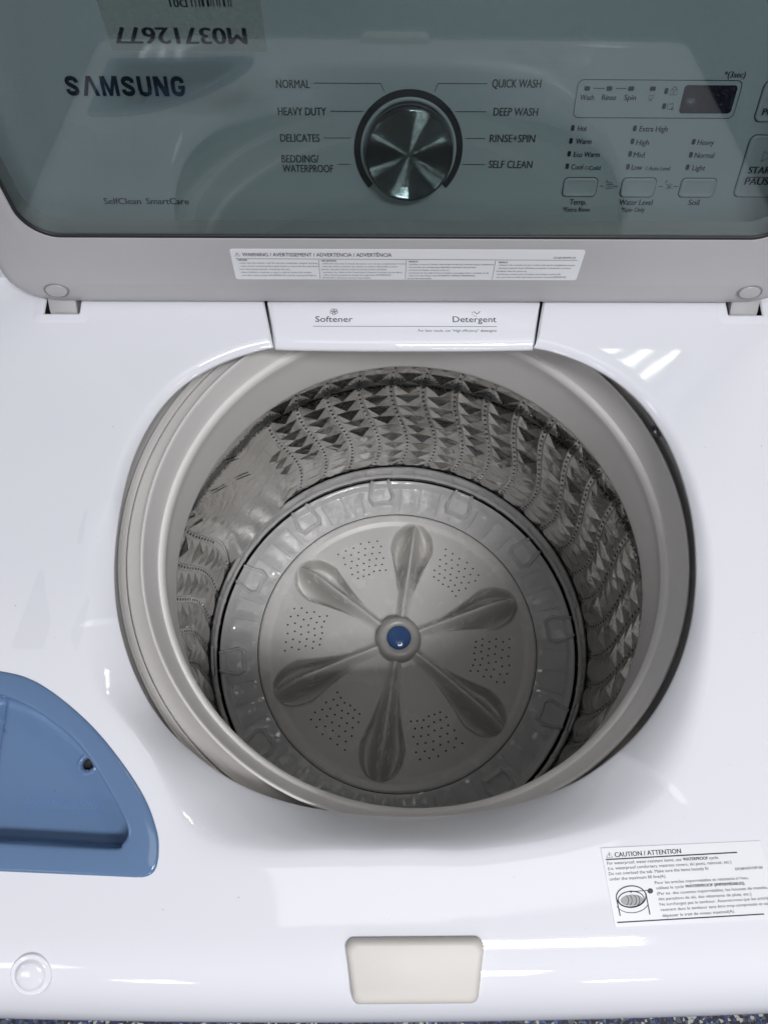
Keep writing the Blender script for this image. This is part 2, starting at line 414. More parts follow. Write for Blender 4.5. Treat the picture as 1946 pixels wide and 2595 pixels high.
degs = sorted(set([round(float(a), 3) for a in np.arange(-180, 180, .5)]+[57.60, 57.62, 122.88, 122.90]+[round(float(a), 3) for a in np.arange(56, 64, .25)]+[round(float(a), 3) for a in np.arange(116, 124, .25)]+
              [round(float(a), 3) for a in np.arange(-160, -120, .25)]))
nr1, nr2 = 16, 46
loops = []; meta = []
cols = []
for dg_ in degs:
    a = R(dg_); ca, sa = math.cos(a), math.sin(a)
    notch = NOTCH0+.01 < dg_ < NOTCH1-.01
    if notch:
        # straight sides of the drawer bay, running back under the lid
        side = 1 if dg_ < 90 else -1
        xb0, xb1 = .1098, .1174
        if dg_ < 63.5 or dg_ > 116.5:
            # intersect ray with the bay side x = xb0 + k*(y-.19)
            k = (xb1-xb0)/(.0345)
            yb = (OC[1]*1.0+(sa/abs(ca))*(xb0-k*.19))/(1-(sa/abs(ca))*k)
            r0 = (yb-OC[1])/sa
            r0 = min(r0, (.235-OC[1])/sa)
        else: r0 = (.235-OC[1])/sa
        r0 = max(r0, .2)
        z0 = .0375; rr_ = r0+.006
    else:
        r0 = edge_r(dg_); z0 = float(edge_z(dg_)); rr_ = ridge_r(dg_)
        rr_ = max(rr_, r0+.008)
    # outer boundary
    cand = []
    if ca > 1e-9: cand.append((HX-OC[0])/ca)
    if ca < -1e-9: cand.append((-HX-OC[0])/ca)
    if sa > 1e-9: cand.append((BY-OC[1])/sa)
    r1 = min(cand) if cand else 9
    if sa < -1e-9:
        for _ in range(1):
            r = (-FY-OC[1])/sa
            for _i in range(6): r = (front_y(max(-HX, min(HX, r*ca)))-OC[1])/sa
        r1 = min(r1, r)
    col = []
    # underside and lip
    for dr, dz in ((.030, -.006), (.006, -.0042), (.0014, -.0036), (.0002, -.0024), (0, -.001)):
        col.append((r0+dr, z0+dz))
    for k in range(nr1+1):
        t = k/nr1; tt = t**1.25
        r = r0+(rr_-r0)*tt
        h = (1-(1-tt)**2.0)
        if -165 < dg_ < -45: h = .45*h+.55*tt if tt < 1 else 1; 
        # soften the crest
        col.append((r, ('rise', z0, h)))
    for k in range(1, nr2+1):
        t = k/nr2; tt = 1-(1-t)**1.5
        col.append((rr_+(r1-rr_)*tt, ('deck',)))
    cols.append((ca, sa, col))
n = len(degs); V = []
nrow = len(cols[0][2])
for i in range(nrow):
    for ca, sa, col in cols:
        r, z = col[i]; x = OC[0]+r*ca; y = OC[1]+r*sa
        if isinstance(z, tuple):
            dz = deck_z(x, y)
            z = dz if z[0] == 'deck' else z[1]+(dz-z[1])*z[2]
        V.append((x, y, z))
# relax heights across the crest so that the step has a fillet, not a crease
Z = np.array([v[2] for v in V]).reshape(nrow, n)
for it in range(10):
    Zn = Z.copy()
    Zn[7:-12] = .25*Z[6:-13]+.5*Z[7:-12]+.25*Z[8:-11]
    Z = Zn
V = [(v[0], v[1], float(Z.flat[i])) for i, v in enumerate(V)]
F = []
for i in range(nrow-1):
    for j in range(n):
        k = (j+1) % n
        q = (i*n+j, i*n+k, (i+1)*n+k, (i+1)*n+j)
        cx = sum(V[t][0] for t in q)/4; cy = sum(V[t][1] for t in q)/4
        if i > 4 and (in_slot(cx, cy, -.0036) or (cx < -.16 and cy < -.07 and cy > -.22 and inside(cx, cy, BCUT))): continue
        F.append(q)
top_cover = obj('top_cover', V, [f[::-1] for f in F], WHITE)
fix = top_cover.data
from mathutils.bvhtree import BVHTree
BVH = BVHTree.FromPolygons([Vector(v) for v in V], F)
def on_deck(x, y):
    h = BVH.ray_cast(Vector((x, y, .3)), Vector((0, 0, -1)))
    return h[0].z if h[0] is not None else .04
def film(pts):
    c = (sum(p[0] for p in pts)/len(pts), sum(p[1] for p in pts)/len(pts)); Vf = []; Ff = []
    out = []
    for i in range(len(pts)):
        a, b = pts[i], pts[(i+1) % len(pts)]
        for t in np.linspace(0, 1, 8, endpoint=False): out.append((a[0]+(b[0]-a[0])*t, a[1]+(b[1]-a[1])*t))
    n = len(out); rings = 6
    for q in range(rings+1):
        f = 1-q/rings*.98
        for x, y in out:
            X = c[0]+(x-c[0])*f; Y = c[1]+(y-c[1])*f
            Vf.append((X, Y, on_deck(X, Y)+.0002+.0006*(1-f)*math.sin(40*X+60*Y)**2))
    for q in range(rings):
        for j in range(n): Ff.append((q*n+j, q*n+(j+1) % n, (q+1)*n+(j+1) % n, (q+1)*n+j))
    obj('film_scrap', Vf, Ff, FILM)
film([(-.2700, -.0080), (-.2672, -.0090), (-.2560, -.0480), (-.2590, -.0660), (-.2790, -.0660), (-.2815, -.0640)])
film([(-.2325, -.0270), (-.2310, -.0300), (-.2330, -.0560), (-.2350, -.0680), (-.2400, -.0600), (-.2410, -.0540)])
film([(-.2430, .0400), (-.2410, .0380), (-.2420, .0130), (-.2450, .0120), (-.2460, .0200)])
sp_v = []; sp_f = []
for _ in range(110):
    x = random.uniform(-.30, .30); y = random.uniform(-.28, .20)
    if math.hypot(x-TX, y-.015) < .235 or inside(x, y, BOUT) or in_slot(x, y, -.01) or (.11 < x and -.25 < y < -.18) or (abs(x) < .05 and y < -.24): continue
    r = random.choice((.00018, .00025, .0003, .0005)); b = len(sp_v); a0 = random.random()*3; el = random.uniform(.5, 1)
    for k in range(6): 
        X = x+r*math.cos(a0+k*PI/3); Y = y+el*r*math.sin(a0+k*PI/3); sp_v.append((X, Y, on_deck(X, Y)+.00015))
    sp_f.append(tuple(range(b, b+6)))
o = obj('dust_specks', sp_v, sp_f, mat('grey_dust', (.42, .41, .40), .8), smooth=False); o['kind'] = 'stuff'
# cabinet below the cover
def cab_loop(z, ins=0):
    pts = []
    for x in np.linspace(-HX+ins+.004, HX-ins-.004, 15): pts.append((x, front_y(x)+ins, z))
    pts += [(HX-ins, -.29, z), (HX-ins, BY-ins, z), (-HX+ins, BY-ins, z), (-HX+ins, -.29, z)]
    return pts
V, F = loft([cab_loop(-1.0, .002), cab_loop(-.046, .002)])
obj('cabinet', V, F, WHITE, sharp=40)
# hinge pockets
for (a, b) in SLOTS:
    y0, y1 = SLOT_Y; z = .0400
    L = []
    L.append([(x, y, .0398) for x, y in rrect(a-.0085, y0-.0085, b+.0085, y1+.009, .006)])
    L.append([(x, y, .0402) for x, y in rrect(a-.0070, y0-.0070, b+.0070, y1+.008, .005)])
    L.append([(x, y, .0409) for x, y in rrect(a-.0016, y0-.0014, b+.0012, y1, .0025)])
    L.append([(x, y, .0410) for x, y in rrect(a+.0002, y0+.0001, b-.0002, y1, .0015)])
    L.append([(x, y, .0390) for x, y in rrect(a+.0009, y0+.0009, b-.0009, y1, .0015)])
    V, F = loft(L); obj('hinge_pocket', V, [f[::-1] for f in F], WHITE)
    L = [[(x, y, .0388) for x, y in rrect(a+.0008, y0+.0008, b-.0008, y1, .0015)], [(x, y, .012) for x, y in rrect(a+.0008, y0+.0008, b-.0008, y1, .0015)]]
    V, F = loft(L, cap1=True); obj('pocket_recess', V, F, DARK)

# ------------------------------------------------------------------ detergent drawer
L = []
def drawer_loop(ins, z, fy):
    x0, x1 = .1088-ins, .1166-ins
    pts = [(x1, .262, z)]+[(x0+(x1-x0)*t, fy+(.225-fy)*t, z) for t in (1, .6, .3, .06)]
    pts += [(x0-.0012, fy-.0002, z)]
    pts += [(x0*math.cos(t), fy-.0016*(math.sin(t)) , z) for t in np.linspace(.12, PI-.12, 21)]
    pts += [(-x0+.0012, fy-.0002, z)]
    pts += [(-(x0+(x1-x0)*t), fy+(.225-fy)*t, z) for t in (.06, .3, .6, 1)]+[(-x1, .262, z)]
    return pts
for ins, z, fy in ((.004, .0262, .200), (.0004, .0268, .1885), (0, .0290, .1858), (.0003, .0312, .1856), (.0006, .0330, .1868), (.0009, .0352, .1915), (.0012, .0368, .1965), (.0014, .0382, .206)):
    L.append(drawer_loop(ins, z, fy))
V, F = loft(L, cap1=True, cap0=True)
drawer = obj('detergent_drawer', V, F, WHITE, sharp=50); fix_normals(drawer)
g = Geo()
# print lies on the drawer's sloping face; place by y, height follows the face
def dz(y): return float(np.interp(y, [.1852, .1868, .1915, .1965, .206, .26], [.0312, .0330, .0352, .0368, .0382, .0382]))+.00025
def dput(t, x0, x1, y, cap, bold=0):
    g2 = Geo(); put(g2, t, x0, x1, y, cap, bold=bold); g.add([(v[0], v[1], dz(v[1])) for v in g2.v], g2.f)
dput('Softener', -.0745, -.0432, .2073, .0055)
dput('Detergent', .0408, .0774, .2073, .0056)
dput('For best result, use “High efficiency” detergent', .0118, .0772, .1985, .0022)
g.add([(x, y, dz(y)) for x, y in ((-.0762, .2030), (.0775, .2030), (.0775, .2034), (-.0762, .2034))], [(0, 1, 2, 3)])
def ring2(cx, cy, r, w=.0004):
    g2 = Geo(); g2.outline([(cx+r*math.cos(t), cy+r*math.sin(t)) for t in np.linspace(0, 2*PI, 14, endpoint=False)], w)
    g.add([(v[0], v[1], dz(v[1])) for v in g2.v], g2.f)
for dx, dy in ((-.0018, .0010), (.0018, .0010), (0, -.0003), (-.0011, .0030), (.0011, .0030)): ring2(-.0590+dx, .2158+dy, .0013)
for a, b in (((.0588, .2178), (.0615, .2152)), ((.0615, .2152), (.0640, .2178))):
    g2 = Geo(); g2.line(a, b, .0005); g.add([(v[0], v[1], dz(v[1])) for v in g2.v], g2.f)
for a in ((.0575, .2170), (.0575, .2150), (.0590, .2135), (.0605, .2132)):
    g2 = Geo(); g2.disc(a[0], a[1], .0004, n=6); g.add([(v[0], v[1], dz(v[1])) for v in g2.v], g2.f)
obj('drawer_print', g.v, g.f, INKB, parent=drawer, smooth=False)
# dark bay behind the drawer's seams
V = [(-.122, .196, .020), (.122, .196, .020), (.122, .262, .020), (-.122, .262, .020), (-.122, .196, .032), (-.122, .262, .032), (.122, .196, .032), (.122, .262, .032)]
obj('drawer_bay', V, [(0, 1, 2, 3), (0, 3, 5, 4), (1, 6, 7, 2)], DARK, smooth=False)

# ------------------------------------------------------------------ bleach dispenser
angs = np.radians(np.arange(0, 360, 1.5))
ro = star(BOUT, BC, angs)
RECP = [(-.318, -.090), (-.2868, -.0965), (-.2648, -.1040), (-.2420, -.1175), (-.2250, -.1310), (-.2105, -.1475), (-.1945, -.1690), (-.1870, -.1815), (-.1858, -.1880), (-.1895, -.1930), (-.1960, -.1950), (-.2650, -.1912), (-.318, -.1895), (-.322, -.1860), (-.322, -.095)]
rr = star([tuple(p) for p in catmull(RECP, 5)], BC, angs)
HOLE = (-.2245, -.1425)
def floor_z(x, y):
    z = .0185+(y+.19)*.04
    s = min(max((-.2865-x)/.0075, 0), 1); s = s*s*(3-2*s)
    s2 = min(max((y+.112)/.012, 0), 1)
    z -= .022*s
    return z
L = []
def P(k, r, z): return (BC[0]+r*math.cos(angs[k]), BC[1]+r*math.sin(angs[k]), z)
K = len(angs)
L.append([P(k, ro[k]+.0004, .0392) for k in range(K)])
L.append([P(k, ro[k]-.0002, .0404) for k in range(K)])
L.append([P(k, ro[k]-.0010, .0411) for k in range(K)])
L.append([P(k, ro[k]-.0022, .0414) for k in range(K)])
L.append([P(k, rr[k]+.0030, .0414) for k in range(K)])
L.append([P(k, rr[k]+.0012, .0411) for k in range(K)])
L.append([P(k, rr[k]+.0002, .0402) for k in range(K)])
L.append([P(k, rr[k]-.0004, .0380) for k in range(K)])
for f_, ins in ((.35, .0010), (.75, .0018), (.92, .0030), (.985, .0052)):
    row = []
    for k in range(K):
        r = rr[k]-ins; x, y, _ = P(k, r, 0); fz = floor_z(x, y); row.append((x, y, .038+(fz-.038)*f_))
    L.append(row)
for q in np.linspace(0, 1, 34)[1:]:
    row = []
    for k in range(K):
        r = (rr[k]-.0075)*(1-q)+.0003; x, y, _ = P(k, r, 0); row.append((x, y, floor_z(x, y)))
    L.append(row)
V, F = loft(L)
F = [f for f in F if math.hypot(sum(V[i][0] for i in f)/4-HOLE[0], sum(V[i][1] for i in f)/4-HOLE[1]) > .0042]
bleach = obj('bleach_dispenser', V, F, BLUE); fix_normals(bleach)
bm = bmesh.new(); bm.from_mesh(bleach.data)
hz = floor_z(*HOLE)
V, F = lathe([(.0080, hz-.0004), (.0070, hz+.0007), (.0056, hz+.0008), (.0046, hz+.0002), (.0041, hz-.0008), (.0040, hz-.008)], HOLE[0], HOLE[1], 40)
bm.free()
obj('drain_hole_rim', V, [f for f in F], BLUE, parent=bleach)
V, F = lathe([(.0041, hz-.0030), (.0039, hz-.0045), (.0001, hz-.0045)], HOLE[0], HOLE[1], 24)
obj('drain_hole', V, F, DARK, parent=bleach)
g = Geo()
def fb(x, y): return (x, y)
put(g, 'Liquid Bleach Only', -.2630, -.2135, -.1675, .0044, shear=-.0)
g.v = [(v[0], v[1]-(v[0]+.2630)*.055, 0) for v in g.v]
g3 = Geo(); put(g3, 'Solo Blanqueador Líquido', -.2640, -.2130, -.1735, .0030); g.add([(v[0], v[1]-(v[0]+.264)*.045, 0) for v in g3.v], g3.f)
obj('bleach_print', [(v[0], v[1], floor_z(v[0], v[1])+.0003) for v in g.v], g.f, BLUEL, parent=bleach, smooth=False)

# ------------------------------------------------------------------ caution label on the front right of the cover
TLp = Vector((.1222, -.1965)); E1 = Vector((.1050, .0039)); E2 = Vector((.0045, -.0455))
def lab(px, py):          # sheet coordinates measured on the label: 0..1 across, 0..1 down
    d = (px-80, py-185); det = 1495*770-(-65)*140
    a = (d[0]*770-d[1]*140)/det; b = (1495*d[1]-(-65)*d[0])/det
    q = TLp+E1*a+E2*b; return (q.x, q.y)
cz = .0404
cor = [TLp, TLp+E1, TLp+E1*1.0+E2, TLp+E2]
V = [(p.x, p.y, .0402) for p in cor]+[(p.x, p.y, cz) for p in cor]
label = obj('caution_label', V, [(3, 2, 1, 0), (4, 7, 6, 5), (0, 1, 5, 4), (1, 2, 6, 5), (2, 3, 7, 6), (3, 0, 4, 7)], PAPER, smooth=False)
fix_normals(label)
g = Geo()
def lput(t, x0, y0, x1, y1, cap, bold=0, mi=0):
    """text between two points of the sheet, cap height in the same units"""
    V0, F0, a, b = glyphs(t, bold); hh = max(v[1] for v in glyphs('H', 0)[0])
    W = []
    for v in V0:
        s = (v[0]-a)/(b-a); h = v[1]/hh*cap
        W.append((*lab(x0+(x1-x0)*s-h*.16, y0+(y1-y0)*s-h), v[2]))
    g.add(W, F0, mi)
lput('CAUTION / ATTENTION', 212, 276, 832, 241, 46, .022)
lput('For waterproof, water-resistant items, use', 142, 352, 832, 318, 30)
lput('WATERPROOF', 846, 317, 1080, 306, 30, .03); lput('cycle.', 1092, 305, 1182, 300, 30)
lput('(i.e. waterproof comforters, mattress covers, ski pants, raincoat, etc.)', 150, 404, 1296, 345, 30)
lput('Do not overload the tub. Make sure the items loosely fit', 158, 456, 1082, 408, 30)
lput('under the maximum fill line(A).', 166, 508, 688, 482, 30)
lput('DC68-03173P-00', 1330, 414, 1585, 400, 24, .01)
lput('Pour les articles imperméables et résistants à l’eau,', 582, 546, 1448, 502, 28)
lput('utilisez le cycle', 596, 598, 848, 584, 28); lput('WATERPROOF (IMPERMÉABLES).', 862, 583, 1415, 556, 28, .03)
lput('(Par ex. des couettes imperméables, les housses de matelas,', 602, 652, 1622, 598, 28)
lput('des pantalons de ski, des vêtements de pluie, etc.)', 614, 704, 1466, 660, 28)
lput('Ne surchargez pas le tambour. Assurez-vous que les articles', 624, 756, 1640, 700, 28)
lput('rentrent dans le tambour sans être trop compressés et sans', 634, 808, 1646, 752, 28)
lput('dépasser le trait de niveau maximal(A).', 648, 864, 1308, 826, 28)
def lline(a, b, w, mi=0):
    p = lab(*a); q = lab(*b); g.line(p, q, w, 0, mi)
lline((130, 300), (1350, 237), .00075); lline((238, 912), (1570, 843), .0007)
g.outline([lab(160, 228), lab(190, 276), lab(134, 279)], .00035); lline((160, 245), (161, 262), .0004)
def lell(cx, cy, rx, ry, w, t0=0, t1=360, mi=0, fill=False, ang=-3):
    pts = [lab(cx+rx*math.cos(R(t))*math.cos(R(ang))-ry*math.sin(R(t))*math.sin(R(ang)), cy+rx*math.cos(R(t))*math.sin(R(ang))+ry*math.sin(R(t))*math.cos(R(ang))) for t in np.linspace(t0, t1, 30, endpoint=(t1-t0) < 359)]
    if fill: g.poly(pts, -.00002, mi)
    else: g.outline(pts, w, 0, mi, close=(t1-t0) >= 359)
lell(362, 665, 136, 104, .0007, mi=1); lell(362, 690, 118, 76, .0006, mi=0); lell(368, 700, 104, 54, .0, mi=2, fill=True)
for dx in (-50, -18, 22, 52): lell(362+dx, 700, 26, 46, .0004, -80, 80)
lell(372, 715, 150, 106, .0004, 20, 160, mi=1)
lline((228, 680), (262, 848), .0007, 1); lline((498, 640), (532, 836), .0007, 1); lline((362, 617), (510, 607), .0004)
lell(538, 612, 26, 26, 0, fill=True, mi=3); lell(360, 618, 10, 10, 0, fill=True, mi=0)
obj('label_print', [(v[0], v[1], cz+.0001+v[2]*1.0+(.00005 if True else 0)) for v in g.v], g.f, INK, parent=label, smooth=False, mats=[INKG, GREYART, INKG], midx=g.m)

# ------------------------------------------------------------------ front pad and round bumper
def surf_block():
    L = []
    y0, y1 = -.2835, -.2475; x = .0425
    def zz(y): return .0455-(max(0, -.262-y))*.35
    for ins, dzv, flare in ((0.000, -.022, .0015), (0, -.0035, .0006), (.0006, -.0014, 0), (.0018, -.0003, 0), (.0035, 0, 0)):
        L.append([(px*(1-(.0 if py > -.26 else .09)), py, zz(py)+dzv) for px, py in rrect(-x+ins-flare, y0+ins-flare, x-ins+flare, y1-ins+flare, .0055, 6)])
    V, F = loft(L, cap1=True)
    # inset top: finer middle so that the top can bow slightly
    o = obj('front_pad', V, F, PADM, sharp=60); fix_normals(o)
    return o
surf_block()
rbx, rby = -.2375, -.2665
pr = [(.0130, -.0004), (.0124, .0006), (.0112, .0008), (.0100, .0006), (.0092, .0012), (.0078, .0024), (.0050, .0031), (.0002, .0034)]
V, F = lathe(smooth_prof([(r, z) for r, z in pr], 4), 0, 0, 48)
tilt = Matrix.Translation((rbx, rby, deck_z(rbx, rby)-.0004)) @ Matrix.Rotation(R(18), 4, 'X')
o = obj('round_bumper', V, F, WHITE, mw=tilt); fix_normals(o)

# ------------------------------------------------------------------ tub: cover ring, balance ring, drum wall, base, pulsator
pr = [(.2150, -.060), (.2185, -.040), (.2225, -.026), (.2275, -.0195), (.2320, -.0150), (.2346, -.0136), (.2352, -.0140), (.23535, -.0175), (.2359, -.0175), (.2360, -.0130), (.2372, -.0122), (.2395, -.0122), (.2402, -.0108), (.2412, -.0104), (.2420, -.0108),
      (.2430, -.0122), (.2500, -.0130), (.2650, -.0150), (.2750, -.0180), (.2800, -.0500)]
V, F = lathe(pr, TX, TY, 400)
tubc = obj('tub_cover', V, F, TUBP, sharp=35); fix_normals(tubc)
V, F = lathe([(.2815, -.055), (.300, -.06), (.3000, -.60), (.0, -.60)], TX, TY, 120)
obj('outer_tub', V, F, DARK)
sx, sy = .2015+TX-.0035, .1060
screw_a = math.atan2(.0945, .2131)
scx, scy = TX+.2318*math.cos(screw_a), TY+.2318*math.sin(screw_a)
V, F = lathe([(.0058, -.0145), (.0056, -.0125), (.0046, -.0118), (.0040, -.0135), (.0036, -.0125), (.0020, -.0108), (.0001, -.0104)], scx, scy, 32)
o = obj('cover_screw', V, F, SCREWM); fix_normals(o)

br = [(.2300, -.125), (.2230, -.1185), (.2210, -.1155), (.2194, -.1040), (.2166, -.0800), (.2138, -.0560), (.2116, -.0440), (.2108, -.0395), (.2112, -.0362), (.2124, -.0338), (.2140, -.0326), (.2150, -.0325), (.2158, -.0300), (.2172, -.0230), (.2188, -.0140), (.2198, -.0080), (.2206, -.0058), (.2214, -.0053), (.2222, -.0060), (.2226, -.0085), (.2224, -.030), (.222, -.06)]
V, F = lathe(smooth_prof(br, 4), TX, TY, 480)
ringo = obj('balance_ring', V, F, TUBL); fix_normals(ringo)
V, F = lathe([(.2147, -.0563), (.21445, -.0558), (.2141, -.0548)], TX, TY, 360)
# lower ring under the lip closing the gap to the drum wall
V, F = lathe(smooth_prof([(.2214, -.118), (.240, -.135), (.262, -.150), (.271, -.168)], 4), TX, TY, 300)
o = obj('drum_collar', V, F, TUBP); fix_normals(o)

# drum wall of pressed steel
RW = .2675; NC = 42; DV = .0275; ZT, ZB = -.180, -.4825
rows = int(round((ZT-ZB)/DV)); ZT = ZB+rows*DV
def wave(z): return .0135*math.sin(2*PI*(-z-.24)/.34-PI/2)
def smooth_zone(deg): return 129 < (deg % 360) < 156.5
stepu = 2*PI*RW/NC
def wp(u, z, h):
    th = PI/2-u/RW; r = RW-h
    return (TX+r*math.cos(th), TY+r*math.sin(th), z)
V = []; F = []; SW = .0041; HA = .0050
for c in range(NC):
    for j in range(rows):
        z0, zm, z1 = ZT-DV*j, ZT-DV*(j+.5), ZT-DV*(j+1)
        uc = (c+.5)*stepu+wave(zm)
        ju, jz, jh = rng.uniform(-.0022, .0022), rng.uniform(-.0016, .0016), rng.uniform(.65, 1.3)
        h = .0006 if smooth_zone(math.degrees(PI/2-uc/RW)) else HA
        if j == 0: h *= .5
        if j > 6: h *= 1-.07*(j-6)
        b0 = len(V)
        V.append(wp(uc+ju, zm+jz, h*jh))
        L_ = [(c*stepu+wave(z)+SW, z) for z in (z0, zm, z1)]; R_ = [((c+1)*stepu+wave(z)-SW, z) for z in (z0, zm, z1)]
        V += [wp(*L_[0], 0), wp(*L_[1], 0), wp(*L_[2], 0), wp(*R_[2], 0), wp(*R_[1], 0), wp(*R_[0], 0)]
        for t in range(6): F.append((b0, b0+1+t, b0+1+(t+1) % 6))
RS = 2
for c in range(NC):
    base = len(V); m_ = rows*RS
    for j in range(m_+1):
        z = ZT-DV*j/RS; c0 = c*stepu+wave(z)
        for du, h in ((-SW, 0), (-SW+.0012, .0007), (SW-.0012, .0007), (SW, 0)):
            V.append(wp(c0+du, z, h))
    for j in range(m_):
        for k in range(3):
            a = base+j*4+k; F.append((a, a+1, a+5, a+4))
wall = obj('drum_wall', V, F, STEEL, smooth=False); fix_normals(wall)
# smooth plate between two columns
# drum wall band above and below the embossing
def band(name, prof, m, n=300):
    V, F = lathe(prof, TX, TY, n); o = obj(name, V, F, m); fix_normals(o); return o
band('drum_top_band', [(RW+.0002, -.150), (RW+.0002, ZT)], STEEL)
g = Geo()
for c in range(NC):
    for k in range(29):
        z = -.183-.0113*k
        if z < ZB+.006: continue
        c0 = c*stepu+wave(z); deg = math.degrees(PI/2-c0/RW)
        if smooth_zone(deg) : continue
        pts = []
        ctr = len(g.v)
        g.v.append(wp(c0, z, .0009))
        for t in range(8):
            g.v.append(wp(c0+.00175*math.cos(t*PI/4), z+.00175*math.sin(t*PI/4), .0010))
        for t in range(8): g.f.append((ctr, ctr+1+t, ctr+1+(t+1) % 8))
ho = obj('wall_hole', g.v, g.f, BLACK, parent=wall, smooth=False); ho['kind'] = 'stuff'  # flat black discs on the steel; each hole's darkness is in the colour
# three slots in the smooth plate
V = []; F = []
plate = []
A0, A1 = R(128.5), R(157)
for i in range(25):
    z = -.165-(.4835-.165)*i/24
    row = []
    for k in range(31):
        s = k/30; a = A0+(A1-A0)*s+ (-wave(z)/RW)
        e = min(1, 6*min(s, 1-s)); bulge = .0035*e*e*(3-2*e)+.0016*math.sin(PI*s)
        row.append((TX+(RW-bulge-.001)*math.cos(a), TY+(RW-bulge-.001)*math.sin(a), z))
    plate.append(row)
V, F = loft(plate, closed=False)
pl = obj('smooth_drum_plate', V, F, STEEL); fix_normals(pl)
for a_, z_ in ((141, -.232), (147.5, -.262), (139.5, -.292)):
    V = []
    for k in range(16):
        t = 2*PI*k/16; a = R(a_)+.045*math.cos(t); z = z_+.0016*math.sin(t)+.012*math.cos(t)*.9
        V.append((TX+(RW-.0078)*math.cos(a), TY+(RW-.0078)*math.sin(a), z))
    o = obj('plate_slot', V, [tuple(range(16))], BLACK, parent=pl, smooth=False)  # flat black shape over the plate, slot darkness painted in

# plastic skirt of the base, with shallow embossed pads
def polar(name, rs, hfun, m, nth, parent=ROOT, zfun=None):
    V = []; th = np.linspace(0, 2*PI, nth, endpoint=False)
    for r in rs:
        for t in th:
            V.append((TX+r*math.cos(t), TY+r*math.sin(t), hfun(r, t)))
    nr = len(rs); F = [(i*nth+j, i*nth+(j+1) % nth, (i+1)*nth+(j+1) % nth, (i+1)*nth+j) for i in range(nr-1) for j in range(nth)]
    return obj(name, V, F, m, parent)
V = []; F = []
nth = 720; zs = [-.4800, -.4835, -.486, -.4885, -.492, -.496, -.501, -.507, -.513, -.517, -.520, -.5215, -.523, -.5265, -.529, -.536]
for z in zs:
    for t in range(nth):
        a = 2*PI*t/nth; d = (math.degrees(a)-96) % 30; d = min(d, 30-d)
        e = min(max((4.6-d)/.6, 0), 1)*min(max((-.4905-z)/.004, 0), 1)*min(max((z+.515)/.004, 0), 1)
        r = RW-.0005-.0030*e-(.0030 if z > -.485 else 0)-(.0028 if -.5275 < z < -.5205 else 0)-.0006*(1 if abs(((math.degrees(a)+3) % 7.5)-3.75) < .28 and z < -.49 else 0)
        V.append((TX+r*math.cos(a), TY+r*math.sin(a), z))
F = [(i*nth+j, i*nth+(j+1) % nth, (i+1)*nth+(j+1) % nth, (i+1)*nth+j) for i in range(len(zs)-1) for j in range(nth)]
o = obj('drum_skirt', V, F, BASEP); fix_normals(o)
band('base_groove', [(.2675, -.534), (.2675, -.556), (.2600, -.556), (.2590, -.535)], BLACK)

def base_h(r, t):
    # dished ring
    s = (r-.208)/(.2600-.208)
    z = -.5370+.0015*s
    e = max(0, (r-.250)/.010)
    if e > 0: z += .0085*math.sin(min(e, 1)*PI*.62)
    d = (math.degrees(t)-95.6) % 30; d = d-30 if d > 15 else d
    # ribs
    q = ((math.degrees(t)-95.6+3.75) % 7.5)-3.75
    if abs(d) > 6 and r < .2515:
        z += .0016*math.exp(-(q/.22)**2)*min(1, (r-.211)/.004 if r > .211 else 0)
    z += .0010*math.cos(q*PI/3.75)*min(1, (r-.209)/.006 if r > .209 else 0)*min(1, max(0, (.2500-r)/.006))
    # pad: open hexagon, wider at its outer end
    u = d*R(1)*r; half = .0150+(.0215-.0150)*min(1, (r-.2225)/.012) if r > .2225 else 0
    if r > .238: half = .0215-(r-.238)*.22
    if r > .2225:
        a_ = half-abs(u); b_ = r-.2225
        dd = min(a_, b_)
        if dd > 0:
            z += .0080*min(1, dd/.0026)-.0055*min(1, max(0, dd-.0042)/.0024)
    return z
rs = list(np.concatenate([[.2070, .2078, .2090], np.linspace(.211, .250, 36), np.linspace(.2508, .2604, 9)]))
dbase = polar('drum_base', rs, base_h, BASEP, 1440); fix_normals(dbase)
band('pulsator_groove', [(.2085, -.5372), (.2076, -.560), (.2062, -.560)], BLACK)

BL_ANG = [81+60*k for k in range(6)]
def puls_h(r, t):
    z = -.5367+.0022*math.sin(min(1, max(0, (.2058-r)/.004))*PI/2)
    if r < .194: z -= .0030*min(1, (.194-r)/.006)
    cone = max(0, (.186-r))/.186
    z += .052*cone**1.05
    td = math.degrees(t)
    for a in BL_ANG:
        d = (td-a+180) % 360-180
        if abs(d) > 40: continue
        s = r*math.cos(R(d)); wv = r*math.sin(R(d))
        if s < .028 or s > .1925: continue
        # leaf outline
        if s < .145: W = .0100+(.0335-.0100)*(math.sin(((s-.028)/(.145-.028))*PI/2-PI/2)+1)**1.15
        else:
            q = (s-.145)/(.1925-.145); W = .0335*math.sqrt(max(0, 1-q**2.6))
        if W < 1e-4: continue
        tt = abs(wv)/W
        if tt >= 1: continue
        def sst(q): q = min(max(q, 0), 1); return q*q*(3-2*q)
        dep = .0420*sst((s-.060)/.075)
        zf = z-dep*sst((1-tt)/.30)
        wr = .0058+.0050*sst((s-.04)/.11)
        crest = -.4830-.100*max(0, s-.05)-.045*max(0, (s-.135)/.0575)**2.2
        z = zf+max(crest-zf, 0)*math.exp(-1.15*(wv/wr)**2)
    return z
rs = list(np.concatenate([np.linspace(.024, .186, 150), np.linspace(.1872, .2058, 24)]))
puls = polar('pulsator', rs+[.2060, .2061], lambda r, t: puls_h(min(r, .2058), t)-(.0 if r < .2059 else (.002 if r < .20605 else .012)), PULS, 900); fix_normals(puls)
